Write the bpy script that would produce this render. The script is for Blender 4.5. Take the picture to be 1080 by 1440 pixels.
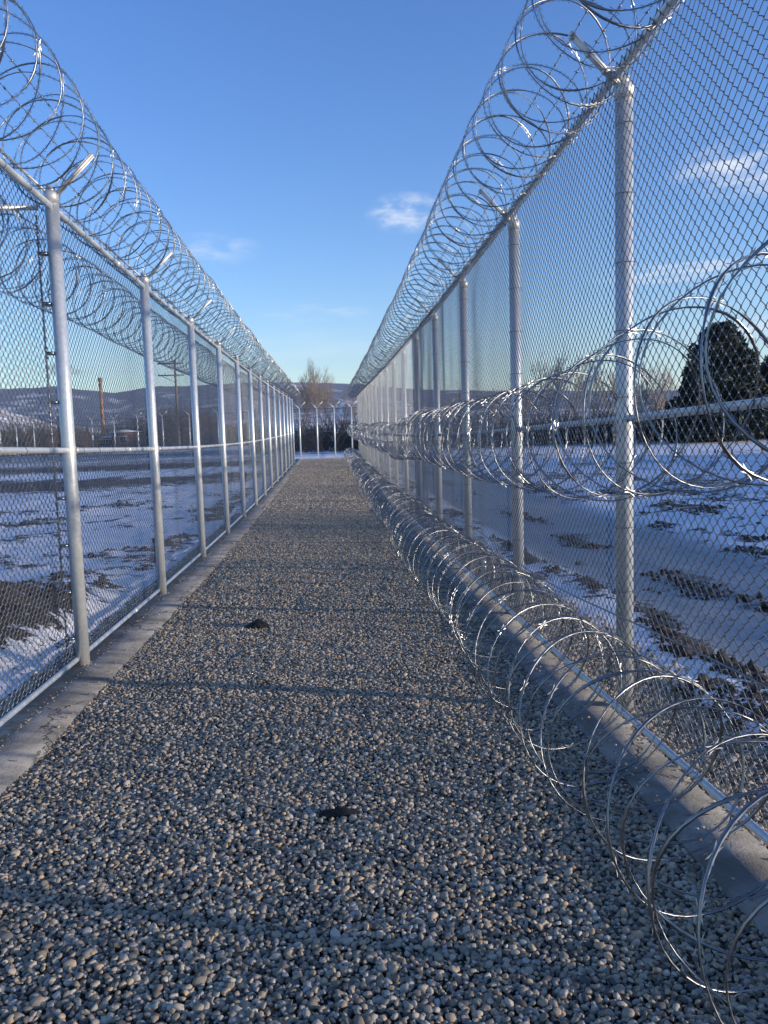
import bpy, math, random
import numpy as np
from mathutils import Vector, Matrix
for o in list(bpy.data.objects): bpy.data.objects.remove(o)
S = bpy.context.scene; C = S.collection
R = math.radians
random.seed(7); rng = np.random.default_rng(11)

# ---------------------------------------------------------------- camera
F_ = Vector((0.06283349, 0.99275643, -0.10240419)); R_ = Vector((0.99732206, -0.0663056, -0.03085895)); U_ = Vector((0.03742539, 0.10019098, 0.9942641))
cam = bpy.data.cameras.new('camera'); co = bpy.data.objects.new('camera', cam); C.objects.link(co); S.camera = co
M3 = Matrix((R_, U_, -F_)).transposed().to_4x4(); M3.translation = (0, 0, 1.6); co.matrix_world = M3
cam.sensor_fit = 'VERTICAL'; cam.sensor_height = 36; cam.lens = 36*1165/1440; cam.clip_start = .05; cam.clip_end = 30000
S.render.resolution_x = 768; S.render.resolution_y = 1024

# ---------------------------------------------------------------- light
SUN_B, SUN_E = 109.0, 7.6           # bearing clockwise from +Y, elevation
sb, se = R(SUN_B), R(SUN_E)
sdir = Vector((math.sin(sb)*math.cos(se), math.cos(sb)*math.cos(se), math.sin(se)))
sl = bpy.data.lights.new('sun', 'SUN'); sl.energy = 5.0; sl.angle = R(1.3); sl.color = (1, .86, .70)
so = bpy.data.objects.new('sun', sl); C.objects.link(so); so.rotation_mode = 'QUATERNION'; so.rotation_quaternion = sdir.to_track_quat('Z', 'Y'); so.location = (0, 0, 30)
S.view_settings.view_transform = 'Standard'; S.view_settings.look = 'None'; S.view_settings.exposure = 0.3; S.view_settings.gamma = 1
S.render.engine = 'CYCLES'
S.cycles.max_bounces = 6; S.cycles.volume_bounces = 0

class NT:
    """tiny node helper"""
    def __init__(s, tree): s.t = tree
    def n(s, typ, props=None, **inp):
        nd = s.t.nodes.new(typ)
        for k, v in (props or {}).items(): setattr(nd, k, v)
        for k, v in inp.items():
            key = int(k[1:]) if k[0] == '_' and k[1:].isdigit() else k.replace('_', ' ')
            s.set(nd.inputs[key], v)
        return nd
    def set(s, sock, v):
        if hasattr(v, 'is_output'): s.t.links.new(v, sock)
        else:
            if sock.type == 'RGBA' and len(v) == 3: v = (*v, 1)
            sock.default_value = v
    def math(s, op, a, b=0.0, c=None, clamp=False):
        nd = s.t.nodes.new('ShaderNodeMath'); nd.operation = op; nd.use_clamp = clamp
        s.set(nd.inputs[0], a); s.set(nd.inputs[1], b)
        if c is not None: s.set(nd.inputs[2], c)
        return nd.outputs[0]
    def mix(s, f, a, b):
        nd = s.t.nodes.new('ShaderNodeMix'); nd.data_type = 'RGBA'
        s.set(nd.inputs[0], f); s.set(nd.inputs[6], a); s.set(nd.inputs[7], b); return nd.outputs[2]
    def ramp(s, f, lo, hi):
        nd = s.t.nodes.new('ShaderNodeMapRange'); nd.interpolation_type = 'SMOOTHSTEP'
        s.set(nd.inputs[0], f); nd.inputs[1].default_value = lo; nd.inputs[2].default_value = hi; return nd.outputs[0]
    def noise(s, vec, scale, detail=4, rough=.55, out=0):
        nd = s.n('ShaderNodeTexNoise', Vector=vec, Scale=scale, Detail=detail, Roughness=rough); return nd.outputs[out]
    def scaled(s, vec, sc):
        nd = s.n('ShaderNodeMapping', Vector=vec); nd.inputs['Scale'].default_value = sc; return nd.outputs[0]

w = bpy.data.worlds.new('World'); S.world = w; w.use_nodes = True
g = NT(w.node_tree); w.node_tree.nodes.clear()
sky = g.n('ShaderNodeTexSky', dict(sky_type='NISHITA', sun_disc=False, sun_elevation=se, sun_rotation=sb, altitude=600, air_density=1.0, dust_density=.25, ozone_density=3.0))
geo = g.n('ShaderNodeTexCoord').outputs['Generated']
def cloud(d, wx, wz, seed, amt):
    """wispy cloud round the sky direction d, wx / wz wide (radians)"""
    d = Vector(d).normalized(); a = Vector((d.y, -d.x, 0)).normalized(); b = a.cross(d)
    du = g.n('ShaderNodeVectorMath', dict(operation='DOT_PRODUCT'), _0=geo, _1=tuple(a)).outputs['Value']
    dv = g.n('ShaderNodeVectorMath', dict(operation='DOT_PRODUCT'), _0=geo, _1=tuple(b)).outputs['Value']
    front = g.ramp(g.n('ShaderNodeVectorMath', dict(operation='DOT_PRODUCT'), _0=geo, _1=tuple(d)).outputs['Value'], .6, .8)
    du = g.math('MULTIPLY', du, 1/wx); dv = g.math('MULTIPLY', dv, 1/wz)
    r2 = g.math('ADD', g.math('MULTIPLY', du, du), g.math('MULTIPLY', dv, dv))
    fall = g.math('SUBTRACT', 1.0, r2, clamp=True)
    v = g.n('ShaderNodeCombineXYZ', X=du, Y=dv, Z=float(seed)).outputs[0]
    nz = g.ramp(g.noise(v, 1.6, 7, .62), .34, .78)
    return g.math('MULTIPLY', g.math('MULTIPLY', g.math('MULTIPLY', fall, nz), amt), front)
cl = None
for a in (((.1, 1, .249), .05, .024, 3, .8), ((.5078+.035, 1, .300), .105, .036, 9, 1.2), ((.425, 1, .176), .10, .013, 17, 1.1), ((-.0093, 1, .136), .07, .012, 21, .35), ((-.126, 1, .2116), .06, .02, 25, .35), ((.02, 1, .10), .2, .02, 33, .3), ((.57, 1, .11), .14, .014, 41, .8)):
    c_ = cloud(*a); cl = c_ if cl is None else g.math('ADD', cl, c_)
cl = g.math('MINIMUM', cl, .85)
hsv = g.n('ShaderNodeSeparateColor', dict(mode='HSV'), Color=sky.outputs[0])
skc = g.n('ShaderNodeCombineColor', dict(mode='HSV'), _0=g.math('ADD', hsv.outputs[0], .017), _1=g.math('MINIMUM', g.math('MULTIPLY', g.math('POWER', hsv.outputs[1], 1.2), 1.19), .93), _2=g.math('MULTIPLY', g.math('POWER', hsv.outputs[2], .95), 3.3)).outputs[0]
skc = g.mix(cl, skc, (9.5, 9.9, 10.8))
bg = g.n('ShaderNodeBackground', Color=skc, Strength=.085)
g.n('ShaderNodeOutputWorld', Surface=bg.outputs[0])

# ---------------------------------------------------------------- materials
def mat(name, fn, **pr):
    m = bpy.data.materials.new(name); m.use_nodes = True; t = m.node_tree; t.nodes.clear(); h = NT(t)
    h.pos = h.n('ShaderNodeNewGeometry').outputs['Position']
    h.obj = h.n('ShaderNodeTexCoord').outputs['Object']
    col, rough, metal, bump = fn(h)
    p = h.n('ShaderNodeBsdfPrincipled', Base_Color=col, Roughness=rough, Metallic=metal)
    if bump is not None:
        hgt, st, dist = bump
        b = h.n('ShaderNodeBump', Height=hgt, Strength=st, Distance=dist); t.links.new(b.outputs[0], p.inputs['Normal'])
    for k, v in pr.items(): h.set(p.inputs[k.replace('_', ' ')], v)
    h.n('ShaderNodeOutputMaterial', Surface=p.outputs[0]); return m
def galv(base, rough, metal, var=.12, streak=True):
    def f(h):
        sp = h.n('ShaderNodeTexVoronoi', Vector=h.pos, Scale=55.).outputs['Color']
        sv = h.n('ShaderNodeSeparateColor', Color=sp).outputs[0]
        st = h.noise(h.scaled(h.pos, (14, 14, 1.2)), 1.0, 5)
        v = h.math('ADD', h.math('MULTIPLY', sv, .35), h.math('MULTIPLY', st, .65))
        c = h.mix(v, tuple(b*(1-var*2) for b in base), tuple(min(1, b*(1+var*1.4)) for b in base))
        r = h.math('ADD', h.math('MULTIPLY', v, .22), rough-.1)
        return c, r, metal, (st, .15, .003)
    return f
M = {}
M['post'] = mat('galvanised_pipe', galv((.64, .665, .67), .40, .5))
M['arm'] = mat('galvanised_arm', galv((.62, .61, .58), .5, .5))
M['mesh'] = mat('mesh_wire', galv((.17, .185, .21), .33, .9, .08))
M['razor'] = mat('razor_tape', galv((.26, .27, .285), .34, 1., .1))
M['barbed'] = mat('barbed_wire', galv((.30, .30, .31), .45, .8, .1))
def f_conc(h):
    n1 = h.noise(h.pos, 3.0, 8, .65); n2 = h.noise(h.pos, 60., 4, .7); n3 = h.noise(h.scaled(h.pos, (6, .7, 1)), 1.0, 4)
    c = h.mix(h.ramp(n1, .35, .68), (.20, .19, .17), (.38, .36, .325))
    c = h.mix(h.math('MULTIPLY', h.ramp(n3, .5, .75), .6), c, (.16, .13, .10))
    c = h.mix(h.math('MULTIPLY', h.ramp(n2, .55, .8), .45), c, (.5, .485, .45))
    vx = h.n('ShaderNodeVectorMath', dict(operation='ADD'), _0=h.pos, _1=h.n('ShaderNodeVectorMath', dict(operation='SCALE'), _0=h.noise(h.pos, 4., 4, .6, 1), Scale=.35).outputs[0]).outputs[0]
    cr = h.n('ShaderNodeTexVoronoi', dict(feature='DISTANCE_TO_EDGE'), Vector=vx, Scale=.45).outputs[0]
    crk = h.math('SUBTRACT', 1.0, h.ramp(cr, .0, .006))
    c = h.mix(h.math('MULTIPLY', crk, .7), c, (.07, .06, .05))
    sep = h.n('ShaderNodeSeparateXYZ', Vector=h.pos); ax = h.math('ABSOLUTE', h.math('SUBTRACT', sep.outputs[0], -.02))
    jt = h.math('SUBTRACT', 1.0, h.ramp(h.math('ABSOLUTE', h.math('SUBTRACT', h.math('FRACT', h.math('MULTIPLY', sep.outputs[1], .21)), .5)), .0, .0016))
    c = h.mix(h.math('MULTIPLY', jt, .8), c, (.05, .045, .04))
    c = h.mix(h.math('MULTIPLY', h.ramp(h.noise(h.pos, 1.1, 6, .7), .5, .62), .55), c, (.13, .115, .095))
    # rust and fines washed along the foot of the mesh
    e = h.math('MULTIPLY', h.ramp(ax, 1.84, 1.93), h.ramp(h.noise(h.pos, 14., 4), .42, .6))
    c = h.mix(h.math('MULTIPLY', e, .75), c, (.26, .15, .07))
    return c, .9, 0., (h.math('ADD', h.math('ADD', h.math('MULTIPLY', n2, .6), h.math('MULTIPLY', n1, 1.5)), h.math('MULTIPLY', crk, -1.0)), .8, .012)
M['concrete'] = mat('concrete', f_conc)
def f_peb(h):
    rnd = h.n('ShaderNodeObjectInfo').outputs['Random']
    r2 = h.math('FRACT', h.math('MULTIPLY', rnd, 17.31)); r3 = h.math('FRACT', h.math('MULTIPLY', rnd, 91.7))
    c = h.mix(r2, (.16, .13, .092), (.62, .53, .405))
    c = h.mix(h.ramp(r3, .72, .80), c, (.56, .41, .25)); c = h.mix(h.ramp(r3, .955, .96), c, (.62, .56, .46)); c = h.mix(h.math('SUBTRACT', 1., h.ramp(r3, .05, .06)), c, (.06, .065, .07))
    n = h.noise(h.pos, 130., 4, .7)
    c = h.mix(h.math('MULTIPLY', n, .4), c, (.30, .245, .185))
    return c, .85, 0., (n, .3, .003)
M['pebble'] = mat('pebble', f_peb)
def f_bed(h):
    v = h.n('ShaderNodeTexVoronoi', Vector=h.pos, Scale=34.); cv = h.n('ShaderNodeSeparateColor', Color=v.outputs['Color']).outputs[0]
    c = h.mix(cv, (.05, .042, .033), (.17, .145, .11))
    return c, .95, 0., (v.outputs['Distance'], .8, .02)
M['bed'] = mat('gravel_bed', f_bed)
def f_ground(h):
    at = h.n('ShaderNodeAttribute', dict(attribute_name='cover')); d = h.n('ShaderNodeSeparateColor', Color=at.outputs['Color'])
    fine = h.noise(h.pos, 9., 6, .7); mid = h.noise(h.pos, 1.3, 5, .6)
    big = h.noise(h.scaled(h.pos, (.02, .07, 0)), 1., 5, .6)
    sep = h.n('ShaderNodeSeparateXYZ', Vector=h.pos)
    rag = h.noise(h.scaled(h.pos, (2.2, 3.6, 2.)), 1., 8, .72)
    dirt = h.ramp(h.math('ADD', d.outputs[0], h.math('ADD', h.math('MULTIPLY', h.math('SUBTRACT', fine, .5), 2.2), h.math('MULTIPLY', h.math('SUBTRACT', rag, .5), 2.8))), .45, .50)
    snow = h.mix(mid, (.74, .75, .77), (.88, .88, .89))
    ice = h.mix(h.noise(h.scaled(h.pos, (3, .5, 1)), 1., 5), (.17, .18, .19), (.34, .35, .37))
    soil = h.mix(h.noise(h.pos, 30., 4, .7), (.012, .010, .009), (.085, .066, .05))
    c = h.mix(d.outputs[1], snow, ice)
    grav = h.mix(h.noise(h.pos, 38., 3, .6), (.05, .045, .04), (.36, .31, .25))
    c = h.mix(dirt, c, soil)
    c = h.mix(h.ramp(h.math('ADD', d.outputs[2], h.math('MULTIPLY', h.math('SUBTRACT', fine, .5), .7)), .4, .55), c, grav)
    r = h.mix(d.outputs[1], (.8, .8, .8), (.45, .45, .45))
    return c, h.n('ShaderNodeSeparateColor', Color=r).outputs[0], 0., (h.math('ADD', h.math('MULTIPLY', fine, .6), h.noise(h.pos, 40., 3)), .5, .03)
M['ground'] = mat('snowy_ground', f_ground)
def f_far(h):
    sep = h.n('ShaderNodeSeparateXYZ', Vector=h.pos)
    n = h.noise(h.pos, .006, 8, .62); n2 = h.noise(h.pos, .03, 6, .65)
    c = h.mix(h.ramp(n2, .42, .6), (.03, .048, .08), (.07, .10, .15))  # blue of distance haze and shade is put into the forest colours
    c = h.mix(h.ramp(n, .52, .66), c, (.55, .58, .64))
    return c, 1., 0., (n2, 1.0, 30.)
M['hill'] = mat('haze_blue_forest_hill', f_far)
def f_bench(h):
    n = h.noise(h.scaled(h.pos, (.01, .03, .05)), 1., 8, .66); n2 = h.noise(h.pos, .035, 6, .65)
    c = h.mix(h.ramp(n, .40, .58), (.30, .235, .18), (.80, .79, .80))
    c = h.mix(h.math('MULTIPLY', h.ramp(n2, .56, .66), .8), c, (.12, .10, .09))
    return c, 1., 0., (n2, 1.0, 10.)
M['bench'] = mat('snowy_slope', f_bench)
def flat(c1, c2, sc=6., rough=.85, metal=0.):
    def f(h):
        n = h.noise(h.pos, sc, 5, .65); return h.mix(n, c1, c2), rough, metal, (n, .3, .02)
    return f
M['bark'] = mat('bark', flat((.16, .12, .09), (.34, .28, .22), 5.))
M['birch'] = mat('pale_bark', flat((.40, .37, .32), (.66, .62, .56), 3.))
M['twig'] = mat('twig', flat((.26, .20, .15), (.48, .39, .31), 2.))
M['needle'] = mat('needles', flat((.010, .016, .010), (.034, .046, .024), 2.))
M['brush'] = mat('dry_brush', flat((.06, .045, .035), (.20, .15, .105), .8))
M['cloth'] = mat('black_cloth', flat((.006, .006, .008), (.014, .014, .018), 30.))
M['snowroof'] = mat('roof_snow', flat((.7, .72, .76), (.85, .87, .9), .5))
M['pole'] = mat('pole_wood', flat((.13, .10, .07), (.25, .20, .15), 2.))
M['glass'] = mat('dark_glass', flat((.02, .025, .03), (.04, .045, .05), 1., .15))
M['pale'] = mat('pale_siding', flat((.45, .43, .38), (.6, .57, .5), .4))
def f_brick(h):
    b = h.n('ShaderNodeTexBrick', Vector=h.scaled(h.obj, (1, 1, 1)), Scale=1.0, Color1=(.36, .13, .08, 1), Color2=(.28, .11, .07, 1), Mortar=(.30, .24, .2, 1))
    b.inputs['Brick Width'].default_value = .9; b.inputs['Row Height'].default_value = .35; b.inputs['Mortar Size'].default_value = .04
    return h.mix(h.math('MULTIPLY', h.noise(h.pos, .8, 4), .5), b.outputs[0], (.24, .12, .08)), .9, 0., None
M['brick'] = mat('red_brick', f_brick)
def f_stack(h):
    z = h.n('ShaderNodeSeparateXYZ', Vector=h.obj).outputs[2]
    s = h.ramp(h.math('SINE', h.math('MULTIPLY', z, 3.1)), -.1, .1)
    c = h.mix(s, (.22, .12, .07), (.38, .22, .13)); return h.mix(h.math('MULTIPLY', h.noise(h.pos, .7, 5), .6), c, (.25, .13, .08)), .9, 0., None
M['stack'] = mat('stack_brick', f_stack)

# ---------------------------------------------------------------- mesh helpers
class MB:
    def __init__(s): s.v = []; s.q = []; s.t = []; s.n = 0
    def add(s, v, q=None, t=None):
        v = np.asarray(v, np.float32).reshape(-1, 3)
        if q is not None and len(q): s.q.append(np.asarray(q, np.int64).reshape(-1, 4)+s.n)
        if t is not None and len(t): s.t.append(np.asarray(t, np.int64).reshape(-1, 3)+s.n)
        s.v.append(v); s.n += len(v)
    def box(s, c, d, rot=None):
        c = np.array(c, float); d = np.array(d, float)/2
        k = np.array([[x, y, z] for x in (-1, 1) for y in (-1, 1) for z in (-1, 1)])*d
        if rot is not None: k = k@np.array(rot).T
        s.add(k+c, [[0, 1, 3, 2], [4, 6, 7, 5], [0, 4, 5, 1], [2, 3, 7, 6], [0, 2, 6, 4], [1, 5, 7, 3]])
    def tube(s, P, r, n=8, cap=True, up=None, flat=None):
        """tube along P; r scalar or per point; flat=(a,b) half sizes across/along up"""
        P = np.asarray(P, float); m = len(P)
        T = np.gradient(P, axis=0); T /= np.linalg.norm(T, axis=1)[:, None]+1e-12
        if up is None:
            a = np.array([0, 0, 1.]) if abs(T[:, 2]).mean() < .8 else np.array([0, 1., 0]); U = np.tile(a, (m, 1))
        else: U = np.broadcast_to(np.asarray(up, float), (m, 3))
        A = np.cross(T, U); A /= np.linalg.norm(A, axis=1)[:, None]+1e-12; B = np.cross(A, T)
        th = np.arange(n)/n*2*np.pi
        if flat: ca, cb = np.cos(th)*flat[0], np.sin(th)*flat[1]; V = P[:, None]+A[:, None]*ca[None, :, None]+B[:, None]*cb[None, :, None]
        else:
            r = np.broadcast_to(np.asarray(r, float), (m,)); V = P[:, None]+r[:, None, None]*(A[:, None]*np.cos(th)[None, :, None]+B[:, None]*np.sin(th)[None, :, None])
        i = np.arange(m-1)[:, None]*n; j = np.arange(n)[None]; j2 = (j+1) % n
        q = np.stack([i+j, i+n+j, i+n+j2, i+j2], -1).reshape(-1, 4)
        t = []
        if cap:
            t = [[0, k, k+1] for k in range(1, n-1)]+[[(m-1)*n, (m-1)*n+k+1, (m-1)*n+k] for k in range(1, n-1)]
        s.add(V.reshape(-1, 3), q, t); return T, A, B
    def build(s, name, material, parent=None, smooth=False, loc=None):
        V = np.concatenate(s.v)
        if loc is not None: V = V-np.asarray(loc, np.float32)
        Q = np.concatenate(s.q) if s.q else np.zeros((0, 4), int); T = np.concatenate(s.t) if s.t else np.zeros((0, 3), int)
        me = bpy.data.meshes.new(name); me.vertices.add(len(V)); me.vertices.foreach_set('co', V.astype(np.float32).ravel())
        me.loops.add(Q.size+T.size); me.loops.foreach_set('vertex_index', np.concatenate([Q.ravel(), T.ravel()]).astype(np.int32))
        me.polygons.add(len(Q)+len(T))
        st = np.concatenate([np.arange(len(Q))*4, Q.size+np.arange(len(T))*3]).astype(np.int32); me.polygons.foreach_set('loop_start', st)
        if smooth: me.polygons.foreach_set('use_smooth', np.ones(len(Q)+len(T), bool))
        me.update(calc_edges=True); me.validate()
        me.materials.append(material)
        o = bpy.data.objects.new(name, me); C.objects.link(o)
        if parent is not None: o.parent = parent
        if loc is not None: o.location = loc
        return o
def tag(o, label=None, cat=None, group=None, kind=None):
    if label: o['label'] = label
    if cat: o['category'] = cat
    if group: o['group'] = group
    if kind: o['kind'] = kind
    return o
def empty(name, loc, label, cat, group=None, rz=0.):
    o = bpy.data.objects.new(name, None); C.objects.link(o); o.location = loc; o.rotation_euler = (0, 0, rz); o.empty_display_size = .2
    return tag(o, label, cat, group)
def part(mb, name, m, parent, smooth=False, label=None):
    """mb holds world coordinates; keep them under a parent chain of pure translations"""
    off = np.zeros(3); p = parent
    while p is not None: off += np.array(p.location); p = p.parent
    mb.v = [v-off.astype(np.float32) for v in mb.v]
    o = mb.build(name, m, parent, smooth)
    if label: o['label'] = label
    return o
def lattice(nx, ny, seed):
    return np.random.default_rng(seed).random((nx, ny))
def vnoise(x, y, seed, octv=4, rough=.5):
    out = 0; a = 1; tot = 0
    for o in range(octv):
        L_ = lattice(256, 256, seed+o); xx = x*2**o; yy = y*2**o
        xi = np.floor(xx).astype(int); yi = np.floor(yy).astype(int); fx = xx-xi; fy = yy-yi
        fx = fx*fx*(3-2*fx); fy = fy*fy*(3-2*fy); g_ = lambda i, j: L_[(xi+i) % 256, (yi+j) % 256]
        out = out+a*((g_(0, 0)*(1-fx)+g_(1, 0)*fx)*(1-fy)+(g_(0, 1)*(1-fx)+g_(1, 1)*fx)*fy); tot += a; a *= rough
    return out/tot
def G(y):
    y = np.clip(np.asarray(y, float), 0, 50); return -0.0373376*y+0.0011798*y*y-1.08251e-5*y**3
def sm(x, a, b):
    t = np.clip((x-a)/(b-a), 0, 1); return t*t*(3-2*t)

# ---------------------------------------------------------------- ground
def axis(fine0, fine1, st, far0, far1):
    a = list(np.arange(fine0, fine1, st)); d = st
    while a[-1] < far1: d *= 1.13; a.append(a[-1]+d)
    d = st
    while a[0] > far0: d *= 1.13; a.insert(0, a[0]-d)
    return np.array(a)
gx = axis(-9, 9, .09, -6000, 6000); gy = axis(1.5, 20, .09, -800, 9000)
X, Y = np.meshgrid(gx, gy, indexing='ij')
out = np.maximum(sm(-X, 2.15, 2.5), sm(X, 1.95, 2.4)); end = sm(Y, 51, 54); out = np.maximum(out, end)
near = 1-sm(np.hypot(X, Y), 60, 160)
n1 = vnoise(X*.9, Y*.9, 1, 5, .55); n2 = vnoise(X*.35, Y*.8+40, 9, 4); n3 = vnoise(X*3.3, Y*3.3, 21, 3)
track = sm(X, 2.75, 3.15)*(1-sm(X, 5.3, 6.2))*(1-sm(Y, 60, 75))
dirtR = sm(n1, .47, .66)*.62*sm(X, 2.0, 2.3)*(1-track)*(1-.45*sm(X, 9, 20))
band = np.exp(-((X-2.82-.25*(n2-.5)*2)/.22)**2)*.95*sm(vnoise(X*.5, Y*.6, 77, 3), .38, .55)
band2 = np.exp(-((X-6.6-1.2*(n2-.5))/.35)**2)*.8*sm(vnoise(X*.4, Y*.4, 79, 3), .48, .62)
tb = .8*track*np.exp(-((X-4.1-.5*(n2-.5))/.3)**2)*sm(vnoise(X*.3, Y*.45, 83, 3), .46, .6)*.9
left = sm(-X, 2.2, 2.6)
dirtL = left*(.04+sm(n1, .50, .70)*.5)+left*np.exp(-((X+2.75)/.4)**2)*sm(n2, .45, .6)*.5
farb = sm(Y+.06*X, 27, 31)*sm(-X, 1.5, 4)*sm(vnoise(X*.03+3, Y*.12, 31, 4), .30, .42)*.95
farr = sm(Y, 58, 66)*sm(X, 2, 6)*.5
mound = np.exp(-(((X+3.9)/1.7)**2+((Y-7.9)/1.9)**2)*1.1)*sm(-X, 2.15, 2.7)
dirt = np.clip(np.maximum.reduce([dirtR, band, band2, tb, dirtL, farb*(1-sm(Y, 110, 150)*.3), farr, sm(mound, .28, .42)*.9*(n3*.35+.8)]), 0, 1)
grav = (1-sm(X, 1.95, 2.4))*sm(X, 1.0, 1.2)*(1-end)*.9+ (1-sm(-X, 2.1, 2.3))*sm(-X, 1, 1.2)*(1-end)*.8
dirt *= np.where(end > .5, .6+.4*0, 1)
Zg = G(Y)-.02+out*near*((n1-.5)*.12+(n2-.45)*.10+dirt*.05*n3*1.5+(n3-.5)*.05*(1-track*.7))-track*.07*near+mound*.42*(.8+.4*n3)
Zg = np.where(out < .01, G(Y)-.02, Zg)
mb = MB(); nx, ny = X.shape
ii, jj = np.meshgrid(np.arange(nx-1), np.arange(ny-1), indexing='ij'); b0 = (ii*ny+jj).ravel()
mb.add(np.stack([X, Y, Zg], -1).reshape(-1, 3), np.stack([b0, b0+ny, b0+ny+1, b0+1], -1))
go = mb.build('ground', M['ground'], smooth=True); tag(go, kind='structure')
at = go.data.color_attributes.new('cover', 'FLOAT_COLOR', 'POINT')
at.data.foreach_set('color', np.stack([dirt, track, grav, np.ones_like(dirt)], -1).astype(np.float32).reshape(-1))

YS = np.arange(-2, 52.01, .5)
def strip(name, x0, x1, z0, z1, m, y0=-2., y1=52., step=.5, wob=0.):
    mb = MB(); ys = np.arange(y0, y1+.01, step); k = len(ys)
    w0 = x0+wob*(vnoise(ys*1.3, ys*0+3, 5, 3)-.5)*2; w1 = x1+wob*(vnoise(ys*1.3, ys*0+9, 6, 3)-.5)*2
    V = np.concatenate([np.stack([a, ys, G(ys)+z], -1) for a, z in ((w0, z0), (w0, z1), (w1, z1), (w1, z0))])
    q = []
    for s_ in range(3):
        i = np.arange(k-1); q.append(np.stack([s_*k+i, s_*k+i+1, (s_+1)*k+i+1, (s_+1)*k+i], -1))
    q.append([[0, k, 2*k, 3*k]]); q.append([[k-1, 4*k-1, 3*k-1, 2*k-1]])
    mb.add(V, np.concatenate(q)); o = mb.build(name, m); tag(o, kind='structure'); return o
XL, XR = -1.962, 1.722
strip('gravel_bed', -1.72, 1.40, -.10, -.006, M['bed'])
strip('concrete_curb', -2.10, -1.645, -.12, .036, M['concrete'], step=.12, wob=.004)
strip('concrete_curb', 1.345, 1.625, -.12, .036, M['concrete'], step=.12, wob=.004)

# ---------------------------------------------------------------- pebbles (uncountable: one object, geometry nodes)
pc = bpy.data.collections.new('pebble_kinds')
bpy.ops.mesh.primitive_ico_sphere_add(subdivisions=2, radius=1); ico = bpy.context.object
iv = np.empty(len(ico.data.vertices)*3); ico.data.vertices.foreach_get('co', iv); iv = iv.reshape(-1, 3)
itr = np.array([p.vertices[:] for p in ico.data.polygons]); bpy.data.objects.remove(ico)
for k in range(9):
    rg = np.random.default_rng(50+k); v = iv.copy()
    for _ in range(11):      # facets knocked off
        d = rg.normal(size=3); d /= np.linalg.norm(d); h_ = rg.uniform(.5, .85); a = v@d; v -= np.maximum(a-h_, 0)[:, None]*d*.9
    v *= np.array([1, rg.uniform(.66, .95), rg.uniform(.42, .72)])
    p = MB(); p.add(v, t=itr); o = p.build('pebble', M['pebble'], smooth=True); C.objects.unlink(o); pc.objects.link(o)
def scatter(x0, x1, y0, y1, cell, jit=.5):
    xs = np.arange(x0, x1, cell); ys = np.arange(y0, y1, cell); a, b = np.meshgrid(xs, ys)
    a = a.ravel()+rng.uniform(-jit, jit, a.size)*cell; b = b.ravel()+rng.uniform(-jit, jit, b.size)*cell
    return a, b
PX, PY, PZ, PS = [], [], [], []
for y0, y1, cell in ((-.5, 8, .0178), (8, 20, .022), (20, 52, .030)):
    for lay in range(2):
        a, b = scatter(-1.70, 1.40, y0, y1, cell if lay == 0 else cell*1.5, .55)
        if lay: a += cell*.4
        s_ = cell*np.clip(rng.lognormal(-.44, .27, a.size), .33, 1.35)*(1 if lay == 0 else 1.12)
        und = (vnoise(a*1.1, b*1.1, 61, 3)-.5)*.05
        z = G(b)+und+.006+ (0 if lay == 0 else cell*.42)+rng.uniform(-.15, .2, a.size)*cell
        PX.append(a); PY.append(b); PZ.append(z); PS.append(s_)
# stray gravel spilt outside the right kerb
a, b = scatter(1.60, 2.5, .6, 24, .019, .6); kp = rng.random(a.size) < .95*(1-sm(a, 1.95, 2.5)); a, b = a[kp], b[kp]
PX.append(a); PY.append(b); PZ.append(G(b)+.012*(a < 1.75)+.002+rng.random(a.size)*.012); PS.append(.014*rng.lognormal(0, .3, a.size))
a, b = scatter(-2.28, -2.10, 2, 20, .03, .6); PX.append(a); PY.append(b); PZ.append(G(b)-.006+rng.random(a.size)*.008); PS.append(.017*rng.lognormal(0, .25, a.size))
for sx, cnt in ((-1.66, 350), (1.37, 700)):      # a few on the kerbs
    b = rng.uniform(1.5, 40, cnt); a = sx+np.sign(sx)*rng.exponential(.035, cnt); PX.append(a); PY.append(b); PZ.append(G(b)+.040+0*b); PS.append(.008*rng.lognormal(0, .3, cnt))
b = rng.uniform(2.5, 30, 1500); a = -1.905+rng.normal(0, .02, 1500); PX.append(a); PY.append(b); PZ.append(G(b)+.038+0*b); PS.append(.006*rng.lognormal(0, .3, 1500))
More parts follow.
